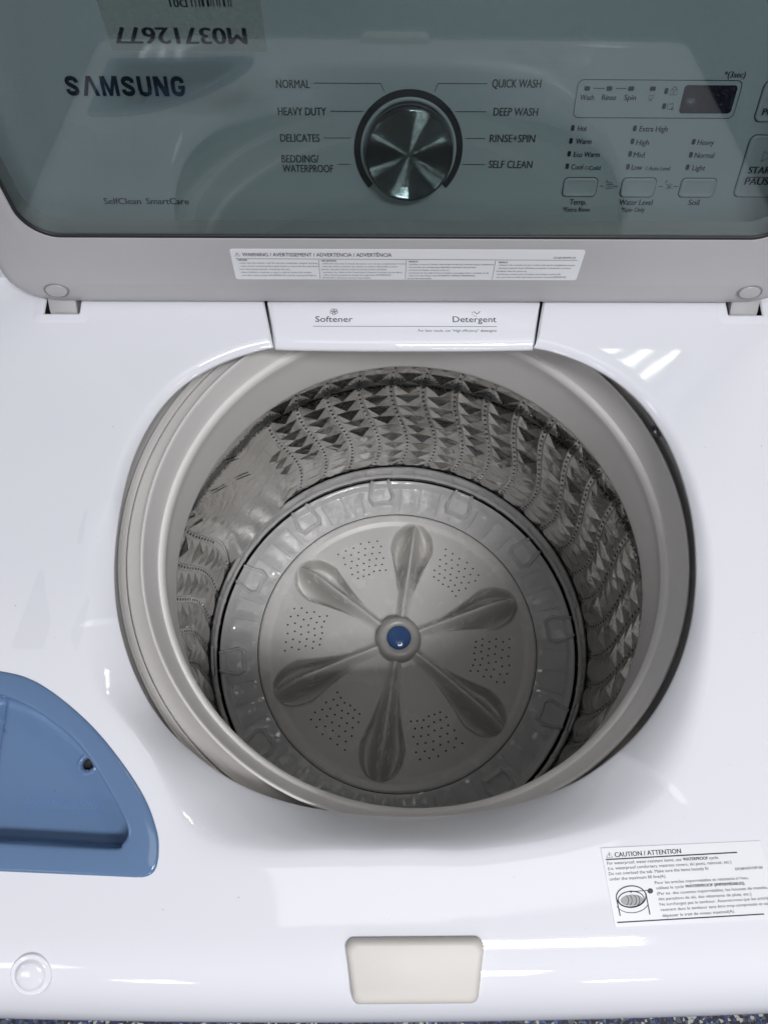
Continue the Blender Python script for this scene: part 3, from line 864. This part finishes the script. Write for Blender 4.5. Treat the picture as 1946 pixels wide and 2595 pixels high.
pr = [(.0335, -.5000), (.0325, -.4920), (.0318, -.4830), (.0300, -.4755), (.0265, -.4715), (.0220, -.4705), (.0180, -.4720), (.0168, -.4735), (.0165, -.476)]
V, F = lathe(smooth_prof(pr, 5), TX, TY, 96)
o = obj('hub', V, F, mat('hub_plastic', (.40, .385, .36), .28), parent=puls); fix_normals(o)
pr = [(.0168, -.4760), (.0164, -.4730), (.0150, -.4712), (.0100, -.4695), (.0050, -.4688), (.0001, -.4686)]
V, F = lathe(smooth_prof(pr, 5), TX, TY, 64)
o = obj('hub_cap', V, F, CAPB, parent=puls); fix_normals(o)
g = Geo()
for a in BL_ANG:
    mid = R(a+30)
    for i in range(6):
        for j in range(6):
            r = .113+.0104*i+.0012*((j*7) % 3-1)
            tg = (j-2.5)*.0118*(.74+.07*i)+(.002 if i % 2 else -.002)
            if abs(tg) > .036: continue
            th = mid+tg/r
            # skip what would fall on a blade
            z = puls_h(r, th)+.00022
            b0 = len(g.v); g.v.append((TX+r*math.cos(th), TY+r*math.sin(th), z))
            for k in range(8):
                x = TX+r*math.cos(th)+.00145*math.cos(k*PI/4); y = TY+r*math.sin(th)+.00145*math.sin(k*PI/4)
                g.v.append((x, y, puls_h(math.hypot(x-TX, y-TY), math.atan2(y-TY, x-TX))+.00025))
            for k in range(8): g.f.append((b0, b0+1+k, b0+1+(k+1) % 8))
o = obj('pulsator_hole', g.v, g.f, BLACK, parent=puls, smooth=False); o['kind'] = 'stuff'  # black discs laid on the plastic, colour standing in for the dark inside holes

# ------------------------------------------------------------------ lid (local: x right, y up the lid, z out of it towards the front)
TL_ = R(7)
LM = Matrix(((1, 0, 0, 0), (0, math.sin(TL_), -math.cos(TL_), .213), (0, math.cos(TL_), math.sin(TL_), 0), (0, 0, 0, 1)))
def lidloop(hw, v0, v1, rb, rt_, z, n=10):
    pts = []
    for cx, cy, a, r in ((hw-rt_, v1-rt_, 0, rt_), (-hw+rt_, v1-rt_, 90, rt_), (-hw+rb, v0+rb, 180, rb), (hw-rb, v0+rb, 270, rb)):
        for k in range(n+1):
            t = R(a+90*k/n); pts.append((cx+r*math.cos(t), cy+r*math.sin(t), z))
    return pts
def foldz(v): return -max(0, .0690-v)*.16
LO = []
o_hw, o_v0, o_rb = .3185, .0450, .034
LO.append(lidloop(o_hw-.002, o_v0+.002, .4700, o_rb, .03, -.024))
LO.append(lidloop(o_hw, o_v0, .4720, o_rb, .03, -.018))
LO.append(lidloop(o_hw, o_v0, .4720, o_rb, .03, -.0035))
LO.append(lidloop(o_hw-.0006, o_v0+.0006, .4714, o_rb, .03, -.0012))
LO.append(lidloop(o_hw-.0022, o_v0+.0020, .4700, o_rb, .03, 0))
for k in (.12, .24, .33, .345, .5, .75, .94):
    hw = o_hw-.0022+(.2850-o_hw+.0022)*k; v0 = o_v0+.002+(.1150-o_v0-.002)*k; rb = o_rb+(.026-o_rb)*k
    LO.append(lidloop(hw, v0, .470-.03*k, rb, .03, 0))
LO.append(lidloop(.2846, .1156, .4380, .026, .03, -.0004))
LO.append(lidloop(.2840, .1162, .4374, .0255, .03, -.0016))
LO = [[(x, y, z+foldz(y)) for x, y, z in l] for l in LO]
LO.append(lidloop(.2838, .1164, .4372, .0255, .03, -.0200))
LO.append(lidloop(.300, .10, .45, .0255, .03, -.0240))
LO.append(LO[0])
V, F = loft(LO)
lid = obj('lid', V, F, GREYP, mw=LM, sharp=50); fix_normals(lid)
V, F = loft([lidloop(.2842, .1160, .4376, .0255, .03, -.0022), lidloop(.2842, .1160, .4376, .0255, .03, -.0012), lidloop(.2820, .1182, .4354, .0240, .03, -.0014), lidloop(.2818, .1184, .4352, .0240, .03, -.0026)])
o = obj('window_gasket', V, F, BLACK, parent=lid, mw=LM)
V, F = loft([lidloop(.2840, .1164, .4372, .0255, .03, -.0064), lidloop(.2838, .1166, .4370, .0255, .03, -.0026)], cap0=True, cap1=True)
o = obj('lid_glass', V, F, GLASS, parent=lid, mw=LM, smooth=False); fix_normals(o)
# hinge arms and plugs
for s, (a, b) in zip((-1, 1), ((-.2965, -.2738), (.2757, .2990))):
    L = []
    for (v, zf, zb) in ((.0520, -.0050, -.016), (.0470, -.0040, -.016), (.0440, -.0020, -.016), (.0400, .0012, -.014), (.0350, .0040, -.012), (.0300, .0056, -.010), (.018, .0060, -.010)):
        L.append([(x, v, z) for x, z in ((a, zb), (a, zf-.0012), (a+.0012, zf), (b-.0012, zf), (b, zf-.0012), (b, zb))])
    V, F = loft(L, cap0=True, cap1=True)
    o = obj('hinge_arm', V, F, GREYP, parent=lid, mw=LM, sharp=40); fix_normals(o)
    T_ = LM @ Matrix.Translation((s*.2828, .0615, -.0012)) @ Matrix.Rotation(R(5), 4, 'X') @ Matrix.Rotation(s*R(-14), 4, 'Z')
    pr = [(1.0, -.0012), (.955, .0008), (.90, .0014), (.5, .0017), (.001, .0018)]
    V, F = lathe(pr, 0, 0, 48)
    V = [(x*.0094, y*.0074, z) for x, y, z in V]
    Vg, Fg = lathe([(1.12, -.0004), (1.12, .0008), (1.02, .0010), (1.0, -.0008)], 0, 0, 48)
    obj('plug_gap', [(x*.0094, y*.0074, z) for x, y, z in Vg], Fg, DARKGREY, parent=lid, mw=T_)  # dark ring added round the plug, its colour standing in for a shaded gap
    o = obj('screw_plug', V, F, GREYP, parent=lid, mw=T_, sharp=35); fix_normals(o)
# warning label
lw = rrect(-.1350, .0755, .1365, .1068, .0022)
V, F = loft([[(x, y, .0000) for x, y in lw], [(x, y, .0003) for x, y in lw]], cap1=True)
wl = obj('warning_label', V, F, PAPER, parent=lid, mw=LM, smooth=False); fix_normals(wl)
g = Geo()
def wput(t, X0, X1, Y, cap, bold=0):     # crop pixels of the label -> lid coordinates
    fx = lambda X: -.1350+(X-36)*(.2715/(1620-36)); fy = lambda Yv: .1068-(Yv-50)*(.0313/(192-50))
    put(g, t, fx(X0), fx(X1), fy(Y), cap*.0313/142, bold=bold)
wx = lambda X: -.1350+(X-36)*(.2715/(1620-36)); wy = lambda Yv: .1068-(Yv-50)*(.0313/(192-50))
wput('WARNING / AVERTISSEMENT / ADVERTENCIA / ADVERTÊNCIA', 88, 756, 82, 16, .014)
wput('DC68-03049A-04', 1486, 1584, 89, 9)
g.line((wx(56), wy(93)), (wx(1596), wy(96)), .0004)
g.outline([(wx(66), wy(64)), (wx(78), wy(81)), (wx(54), wy(81))], .0004); g.line((wx(66), wy(70)), (wx(66), wy(77)), .0005)
for X in (427, 822, 1226): g.line((wx(X), wy(98)), (wx(X), wy(188)), .0003)
colsx = [(62, ['NEVER', ('...reach into the washer until the tub has completely stopped spinning.', 360), ('...wash articles containing flammable fumes or materials like petroleum', 362), ('and cleaning products, cooking oils etc.', 232), ('...allow children to operate or play in, with or around the washer.', 330), ('...use other cycles except WATERPROOF cycle for waterproof fabrics.', 350)]),
  (437, ['NE JAMAIS', ('...mettre les mains dans la laveuse tant que la cuve n’est pas complètement à l’arrêt', 380), ('...laver des articles contenant des vapeurs ou matière inflammables comme', 345), ('pétrole, nettoyant, huile de cuisson ou autres produits semblables.', 300), ('...permettre aux enfants de faire fonctionner la laveuse ni de jouer près de celle-ci.', 370), ('...utiliser d’autres programmes excepté des programme WATERPROOF', 318), ('(ÉTANCHE À L’EAU) pour les tissus imperméables.', 225)]),
  (832, ['NUNCA', ('...introduzca su mano en la lavadora antes de que el tambor haya terminado de girar completamente', 390), ('...lave artículos que contengan gases inflamables o materiales como petróleo,', 310), ('y productos de limpieza, aceites de cocina, etc.', 190), ('...permita que sus hijos hagan funcionar la lavadora o que jueguen dentro o alrededor de ella.', 375), ('...utilice otros ciclos excepto el ciclo WATERPROOF (PRENDAS IMPERMEABLES)', 312), ('para las telas impermeables.', 112)]),
  (1240, ['NUNCA', ('...coloque a mão na lavadora até que o tambor tenha parado completamente de girar.', 355), ('...lave peças contendo vapores inflamáveis ou materiais como petróleo e produtos', 338), ('de limpeza, óleos de cozinha, etc.', 140), ('...permita que as crianças usem ou brinquem com a lavadora ou perto dela.', 300), ('...use outros ciclos em tecido impermeáveis, somente o ciclo para IMPERMEÁVEIS.', 330)])]
for X, rowsT in colsx:
    wput(rowsT[0], X+2, X+(44 if len(rowsT[0]) < 7 else 70), 103+ (X-62)*.006, 7.5, .03)
    for i, (t, wdt) in enumerate(rowsT[1:]): wput(t, X, X+wdt, 116+(13.6 if len(rowsT) > 6 else 14.6)*i+(X-62)*.005, 6.6)
obj('label_print', [(v[0], v[1], .00045+v[2]) for v in g.v], g.f, INKG, parent=lid, mw=LM, smooth=False)
# asset sticker stuck upside down on the far side of the glass
stz = -.0068
V = [(x, y, z) for z in (stz, stz-.0003) for x, y in ((-.1790, .2520), (-.0880, .2520), (-.0880, .3000), (-.1790, .3000))]
stk = obj('asset_sticker', V, [(0, 1, 2, 3), (4, 7, 6, 5), (0, 4, 5, 1), (1, 5, 6, 2), (2, 6, 7, 3), (3, 7, 4, 0)], TAN, parent=lid, mw=LM, smooth=False)
g = Geo()
put(g, 'M03712677', 0, .0770, 0, .0092, bold=.03)
W = [(-.0985-v[0], .2655-v[1], v[2]) for v in g.v]; F1 = list(g.f)
g = Geo(); g.add(W, F1)
g2 = Geo(); put(g2, 'D01', 0, .0100, 0, .0042, bold=.03); g.add([(-.1290-v[0], .2808-v[1], v[2]) for v in g2.v], g2.f)
x = -.127
for k in range(12):
    wb = random.choice((.0006, .0009, .0014)); g.poly([(x, .2770), (x+wb, .2770), (x+wb, .2812), (x, .2812)]); x += wb+random.choice((.0008, .0014))
obj('sticker_print', [(v[0], v[1], stz+.0002+v[2]) for v in g.v], g.f, INK, parent=lid, mw=LM, smooth=False)

# ------------------------------------------------------------------ control panel behind the lid
PE = R(62)
PM = Matrix(((1, 0, 0, 0), (0, math.cos(PE), -math.sin(PE), .25), (0, math.sin(PE), math.cos(PE), .045), (0, 0, 0, 1)))
prof = [(-.012, -.010), (-.004, -.002), (0, 0), (.02, 0), (.10, 0), (.21, 0), (.232, -.001), (.244, -.006), (.250, -.014), (.252, -.06), (.20, -.16)]
prof = prof[:5]+prof[5:]
L = []
for s_, z_ in prof:
    L.append([(x, s_, z_) for x in (-.360, -.357, -.2, 0, .2, .357, .360)])
V, F = loft(L, closed=False)
panel = obj('control_panel', V, F, PANELW, mw=PM, sharp=30); fix_normals(panel)
g = Geo()
TEXTS = [('NORMAL',-.0955,-.0711,.1407,.0053),('HEAVY DUTY',-.0957,-.0602,.1228,.0053),('DELICATES',-.0956,-.0659,.1047,.0053),('BEDDING/',-.0958,-.0674,.0899,.0054),
('WATERPROOF',-.0956,-.0566,.0828,.0054),('QUICK WASH',.0600,.0955,.1418,.0053),('DEEP WASH',.0629,.0959,.1233,.0053),('RINSE+SPIN',.0620,.0964,.1051,.0053),('SELF CLEAN',.0632,.0969,.0865,.0054),
('SelfClean',-.2389,-.2096,.0580,.0047),('SmartCare',-.2056,-.1718,.0581,.0047),('Wash',.1252,.1354,.1340,.0036),('Rinse',.1411,.1517,.1341,.0036),('Spin',.1574,.1662,.1341,.0036),
('Hot',.1273,.1342,.1131,.0038),('Warm',.1275,.1394,.1041,.0038),('Eco Warm',.1274,.1476,.0948,.0038),('Cool',.1272,.1362,.0857,.0038),('Cold',.1409,.1499,.0854,.0030),
('Extra High',.1736,.1949,.1130,.0038),('High',.1734,.1832,.1036,.0038),('Mid',.1733,.1819,.0947,.0038),('Low',.1740,.1823,.0856,.0038),('Auto Level',.1877,.2040,.0853,.0030),
('Heavy',.2199,.2326,.1038,.0038),('Normal',.2204,.2354,.0946,.0038),('Light',.2213,.2313,.0854,.0038),('Temp.',.1304,.1441,.0590,.0043),('*Extra Rinse',.1260,.1480,.0535,.0034),
('Water Level',.1701,.1968,.0589,.0043),('*Spin Only',.1731,.1921,.0535,.0034),('Soil',.2254,.2343,.0590,.0043),('*(3sec)',.2262,.2416,.1491,.0038)]
for t, x0, x1, y, c in TEXTS:
    put(g, t, x0, x1, y, c, bold=.022)
LW = .00042
for ln in ([(-.0683,.1440),(-.0203,.1440),(-.0176,.1387)],[(.0564,.1442),(.0210,.1442),(.0189,.1388)],[(-.0567,.1257),(-.0332,.1257)],[(.0575,.1259),(.0350,.1259)],[(-.0627,.1075),(-.0428,.1075)],
  [(.0583,.1076),(.0436,.1076)],[(-.0529,.0888),(-.0433,.0888)],[(.0601,.0890),(.0433,.0890)],[(.1338,.1417),(.1419,.1417)],[(.1500,.1417),(.1578,.1417)],[(.1519,.0733),(.1549,.0733)],[(.1632,.0732),(.1665,.0732)],
  [(.1987,.0733),(.2018,.0733)],[(.2104,.0733),(.2137,.0733)]):
    gl = Geo()
    for a, b in zip(ln, ln[1:]): gl.line(a, b, LW*1.15)
    obj('leader_line', [(v[0], v[1], .00035) for v in gl.v], gl.f, LINEG, parent=panel, mw=PM, smooth=False)
fr = [(.1221, .1472), (.2395, .1468), (.2389, .1219), (.1223, .1229)]
gl = Geo(); gl.outline(rrect(.1221, .1223, .2412, .1472, .0040, 5), LW*1.1)
obj('status_frame', [(v[0], v[1], .00035) for v in gl.v], gl.f, LINEG, parent=panel, mw=PM, smooth=False)
def icon(fn):
    global g
    keep = g; g = Geo(); fn(); obj('icon', [(v[0], v[1], .00035+v[2]) for v in g.v], g.f, LINEG, parent=panel, mw=PM, smooth=False); g = keep
def lock(cx, cy, s=1.0):
    g.outline([(cx-.0022*s, cy-.0018*s), (cx+.0022*s, cy-.0018*s), (cx+.0022*s, cy+.0010*s), (cx-.0022*s, cy+.0010*s)], .0004)
    g.outline([(cx+.0014*s*math.cos(t), cy+.0010*s+.0018*s*math.sin(t)) for t in np.linspace(0, PI, 8)], .0004, close=False)
    g.outline([(cx+.0006*s*math.cos(t), cy-.0004*s+.0006*s*math.sin(t)) for t in np.linspace(0, 2*PI, 6, endpoint=False)], .0003)
icon(lambda: lock(.1928, .1398, 1.15)); icon(lambda: lock(.1598, .0735, 1.1))
put(g, '*', .1562, .1578, .0738, .0042); put(g, '*', .2028, .2044, .0738, .0042)
def door_():
    g.outline([(.1905, .1283), (.1945, .1283), (.1945, .1320), (.1930, .1320), (.1925, .1314), (.1905, .1320)], .0004); g.outline([(.1945+.0008*math.cos(t), .1285+.0008*math.sin(t)) for t in np.linspace(0, 2*PI, 8, endpoint=False)], .0004)
def light_():
    g.outline([(.2056, .0717), (.2080, .0717), (.2084, .0747), (.2052, .0747)], .0004); g.disc(.2068, .0731, .0008, n=8)
    for a in (30, 90, 150, 210, 330): g.line((.2068+.0024*math.cos(R(a)), .0732+.0024*math.sin(R(a))), (.2068+.0031*math.cos(R(a)), .0732+.0031*math.sin(R(a))), .0003)
def drain_():
    g.outline([(.1752, .1378), (.1756, .1350), (.1782, .1350), (.1788, .1378), (.1770, .1368)], .0004); g.line((.1765, .1346), (.1765, .1336), .0005); g.line((.1775, .1346), (.1775, .1336), .0005)
icon(door_); icon(light_); icon(drain_)
for _cx, _cy in ((.1390, .0869), (.1858, .0868)):
    icon(lambda: g.outline([(_cx+.0011*math.cos(t), _cy+.0011*math.sin(t)) for t in np.linspace(0, 2*PI, 12, endpoint=False)], .0003))
o = obj('panel_print', [(v[0], v[1], .00035+v[2]) for v in g.v], g.f, LINEG, parent=panel, mw=PM, smooth=False); o['kind'] = 'stuff'
g = Geo()
# brand lettering: narrow, heavy capitals, the A without its bar
bx0, bx1, by, bc = -.2470, -.1610, .1350, .0128
Hh = bc; lw_ = .0029
def S_(x, w):
    P = [(.97, .70), (.93, .84), (.76, .94), (.5, .97), (.24, .93), (.10, .82), (.12, .68), (.30, .58), (.62, .46), (.88, .34), (.92, .18), (.76, .06), (.5, .03), (.24, .06), (.07, .16), (.03, .30)]
    i = lw_*.5; g.outline([tuple(p) for p in catmull([(x+i+(w-2*i)*a, by+i*.8+(Hh-1.6*i)*b_) for a, b_ in P], 4, closed=False)], lw_, close=False)
def G_(x, w):
    P = [(.95, .70), (.90, .86), (.72, .96), (.5, .98), (.25, .95), (.06, .80), (.03, .5), (.06, .2), (.25, .05), (.5, .02), (.74, .05), (.92, .18), (.96, .42)]
    i = lw_*.5; g.outline([tuple(p) for p in catmull([(x+i+(w-2*i)*a, by+i*.8+(Hh-1.6*i)*b_) for a, b_ in P], 4, closed=False)], lw_, close=False)
    g.poly([(x+w*.52, by+Hh*.36), (x+w, by+Hh*.36), (x+w, by+Hh*.54), (x+w*.52, by+Hh*.54)])
def U_(x, w):
    i = lw_*.5; P = [(x+i, by+Hh), (x+i, by+Hh*.36), (x+i+.0006, by+Hh*.16), (x+w*.5-.0008, by+i*.85), (x+w*.5+.0008, by+i*.85), (x+w-i-.0006, by+Hh*.16), (x+w-i, by+Hh*.36), (x+w-i, by+Hh)]
    g.outline(P, lw_, close=False)
def A_(x, w):
    m = x+w/2; q = lw_*.56
    g.poly([(x, by), (x+lw_*1.02, by), (m, by+Hh*.74), (m, by+Hh), (m-q, by+Hh)]); g.poly([(m, by+Hh*.74), (x+w-lw_*1.02, by), (x+w, by), (m+q, by+Hh), (m, by+Hh)])
def M_(x, w):
    m = x+w/2; l = lw_*.92
    g.poly([(x, by), (x+l, by), (x+l, by+Hh), (x, by+Hh)]); g.poly([(x+w-l, by), (x+w, by), (x+w, by+Hh), (x+w-l, by+Hh)])
    g.poly([(x+l, by+Hh), (x+l, by+Hh*.60), (m-l*.42, by), (m, by), (m, by+Hh*.34), (x+l*1.35, by+Hh)]); g.poly([(m, by+Hh*.34), (m, by), (m+l*.42, by), (x+w-l, by+Hh*.60), (x+w-l, by+Hh), (x+w-l*1.35, by+Hh)])
def N_(x, w):
    l = lw_*.92
    g.poly([(x, by), (x+l, by), (x+l, by+Hh), (x, by+Hh)]); g.poly([(x+w-l, by), (x+w, by), (x+w, by+Hh), (x+w-l, by+Hh)])
    g.poly([(x+l, by+Hh), (x+l, by+Hh*.58), (x+w-l*1.35, by), (x+w-l, by), (x+w-l, by+Hh*.42), (x+l*1.35, by+Hh)])
seq = [(S_, 1.0), (A_, 1.18), (M_, 1.22), (S_, 1.0), (U_, .98), (N_, 1.0), (G_, 1.0)]
gp = .17; k_ = (bx1-bx0)/(sum(q[1] for q in seq)+gp*6); x = bx0
for f_, wl_ in seq:
    f_(x, wl_*k_); x += (wl_+gp)*k_
obj('brand_lettering', [(v[0], v[1], .0006) for v in g.v], g.f, INKB, parent=panel, mw=PM, smooth=False)
g = Geo()
for x, y, v in ((.1292,.1416,0),(.1453,.1416,0),(.1611,.1417,0),(.1769,.1417,0),(.1871,.1403,1),(.1880,.1303,1),(.1234,.1153,1),(.1236,.1063,1),(.1238,.0971,1),(.1239,.0881,1),(.1700,.1152,1),(.1703,.1062,1),(.1706,.0973,1),(.1709,.0879,1),(.2168,.1061,1),(.2173,.0969,1),(.2173,.0878,1)):
    a, b = (.0020, .0014) if not v else (.0012, .0019)
    V, F = loft([[(p, q, 0) for p, q in rrect(x-a, y-b, x+a, y+b, .0007, 2)], [(p, q, .0008) for p, q in rrect(x-a, y-b, x+a, y+b, .0007, 2)]], cap1=True)
    o = obj('indicator_lamp', V, F, INK, parent=panel, mw=PM, smooth=False)
box_round('display', .1999, .1256, -.001, .2385, .1441, .0007, .0024, DISPM, panel, PM, bev=.0003)
def button(x0, y0, x1, y1, r=.0028):
    L = []
    for ins, z in ((-.0006, .0001), (-.0006, .0012), (-.0001, .0017), (.0006, .0019), (.0012, .0016), (.0030, .0013)):
        L.append([(x, y, z) for x, y in rrect(x0+ins, y0+ins, x1-ins, y1-ins, max(r-ins, .0005))])
    V, F = loft(L, cap1=True)
    o = obj('button', V, F, PANELW, parent=panel, mw=PM, sharp=60); fix_normals(o)
    g = Geo(); g.outline(rrect(x0-.0009, y0-.0009, x1+.0009, y1+.0009, r+.0006), .0006)
    obj('button_outline', [(v[0], v[1], .0004) for v in g.v], g.f, LINEG, parent=panel, mw=PM, smooth=False)
button(.1241, .0662, .1490, .0789); button(.1699, .0660, .1950, .0789); button(.2163, .0660, .2425, .0788)
button(.2600, .0665, .2960, .1102, .0040); button(.2580, .1210, .2860, .1467, .0040)
g = Geo()
for t, x0, x1, y, c in (('START',.2645,.2861,.0839,.0050),('PAUSE',.2645,.2875,.0755,.0050),('POWER',.2613,.2844,.1251,.0045)): put(g, t, x0, x1, y, c, bold=.028)
g.line((.2649, .0811), (.2900, .0811), .0005)
o = obj('button_lettering', [(v[0], v[1], .0022+v[2]) for v in g.v], g.f, LINEG, parent=panel, mw=PM, smooth=False); o['kind'] = 'stuff'
g = Geo()
# play / pause sign
g.outline([(.2722, .1000), (.2722, .0928), (.2782, .0964)], .0006)
g.line((.2800, .1000), (.2800, .0928), .0007); g.line((.2820, .1000), (.2820, .0928), .0007)
obj('play_icon', [(v[0], v[1], .0022+v[2]) for v in g.v], g.f, LINEG, parent=panel, mw=PM, smooth=False)
# knob: printed arc, socket ring, spun cap
kx, ks = .0010, .0995
KM = PM @ Matrix.Translation((kx, ks, 0))
pts = []
V = []; F = []
n = 90
for k in range(n+1):
    a = R(-43+ (223+43)*k/n)
    for r in (.0362, .0412): V.append((r*math.cos(a), r*math.sin(a), .0008))
F = [(2*i, 2*i+1, 2*i+3, 2*i+2) for i in range(n)]
obj('dial_arc', V, F, INK, parent=panel, mw=KM, smooth=False)
pr = [(.0362, .0002), (.0362, .0022), (.0352, .0028), (.0342, .0026), (.0336, .0008), (.0330, .0005)]
V, F = lathe(pr, 0, 0, 96); o = obj('dial_bezel', V, F, PANELW, parent=panel, mw=KM, sharp=40); fix_normals(o)
pr = [(.0332, .0005), (.0328, .0150), (.0324, .0166), (.0318, .0173), (.0312, .0175)]
V, F = lathe(pr, 0, 0, 120); o = obj('knob_rim', V, F, mat('dark_chrome', (.16, .16, .165), .16, metal=1), parent=panel, mw=KM, sharp=40); fix_normals(o)
V, F = lathe([(.0312, .0175), (.0305, .0178)]+[(r, .0172-.0020*(1-(r/.0305)**2)+.000038*math.sin(2*PI*r/.00062)*min(1, r/.002)) for r in np.linspace(.0300, .0002, 380)], 0, 0, 120)
o = obj('knob', V, F, KNOB, parent=panel, mw=KM); fix_normals(o)
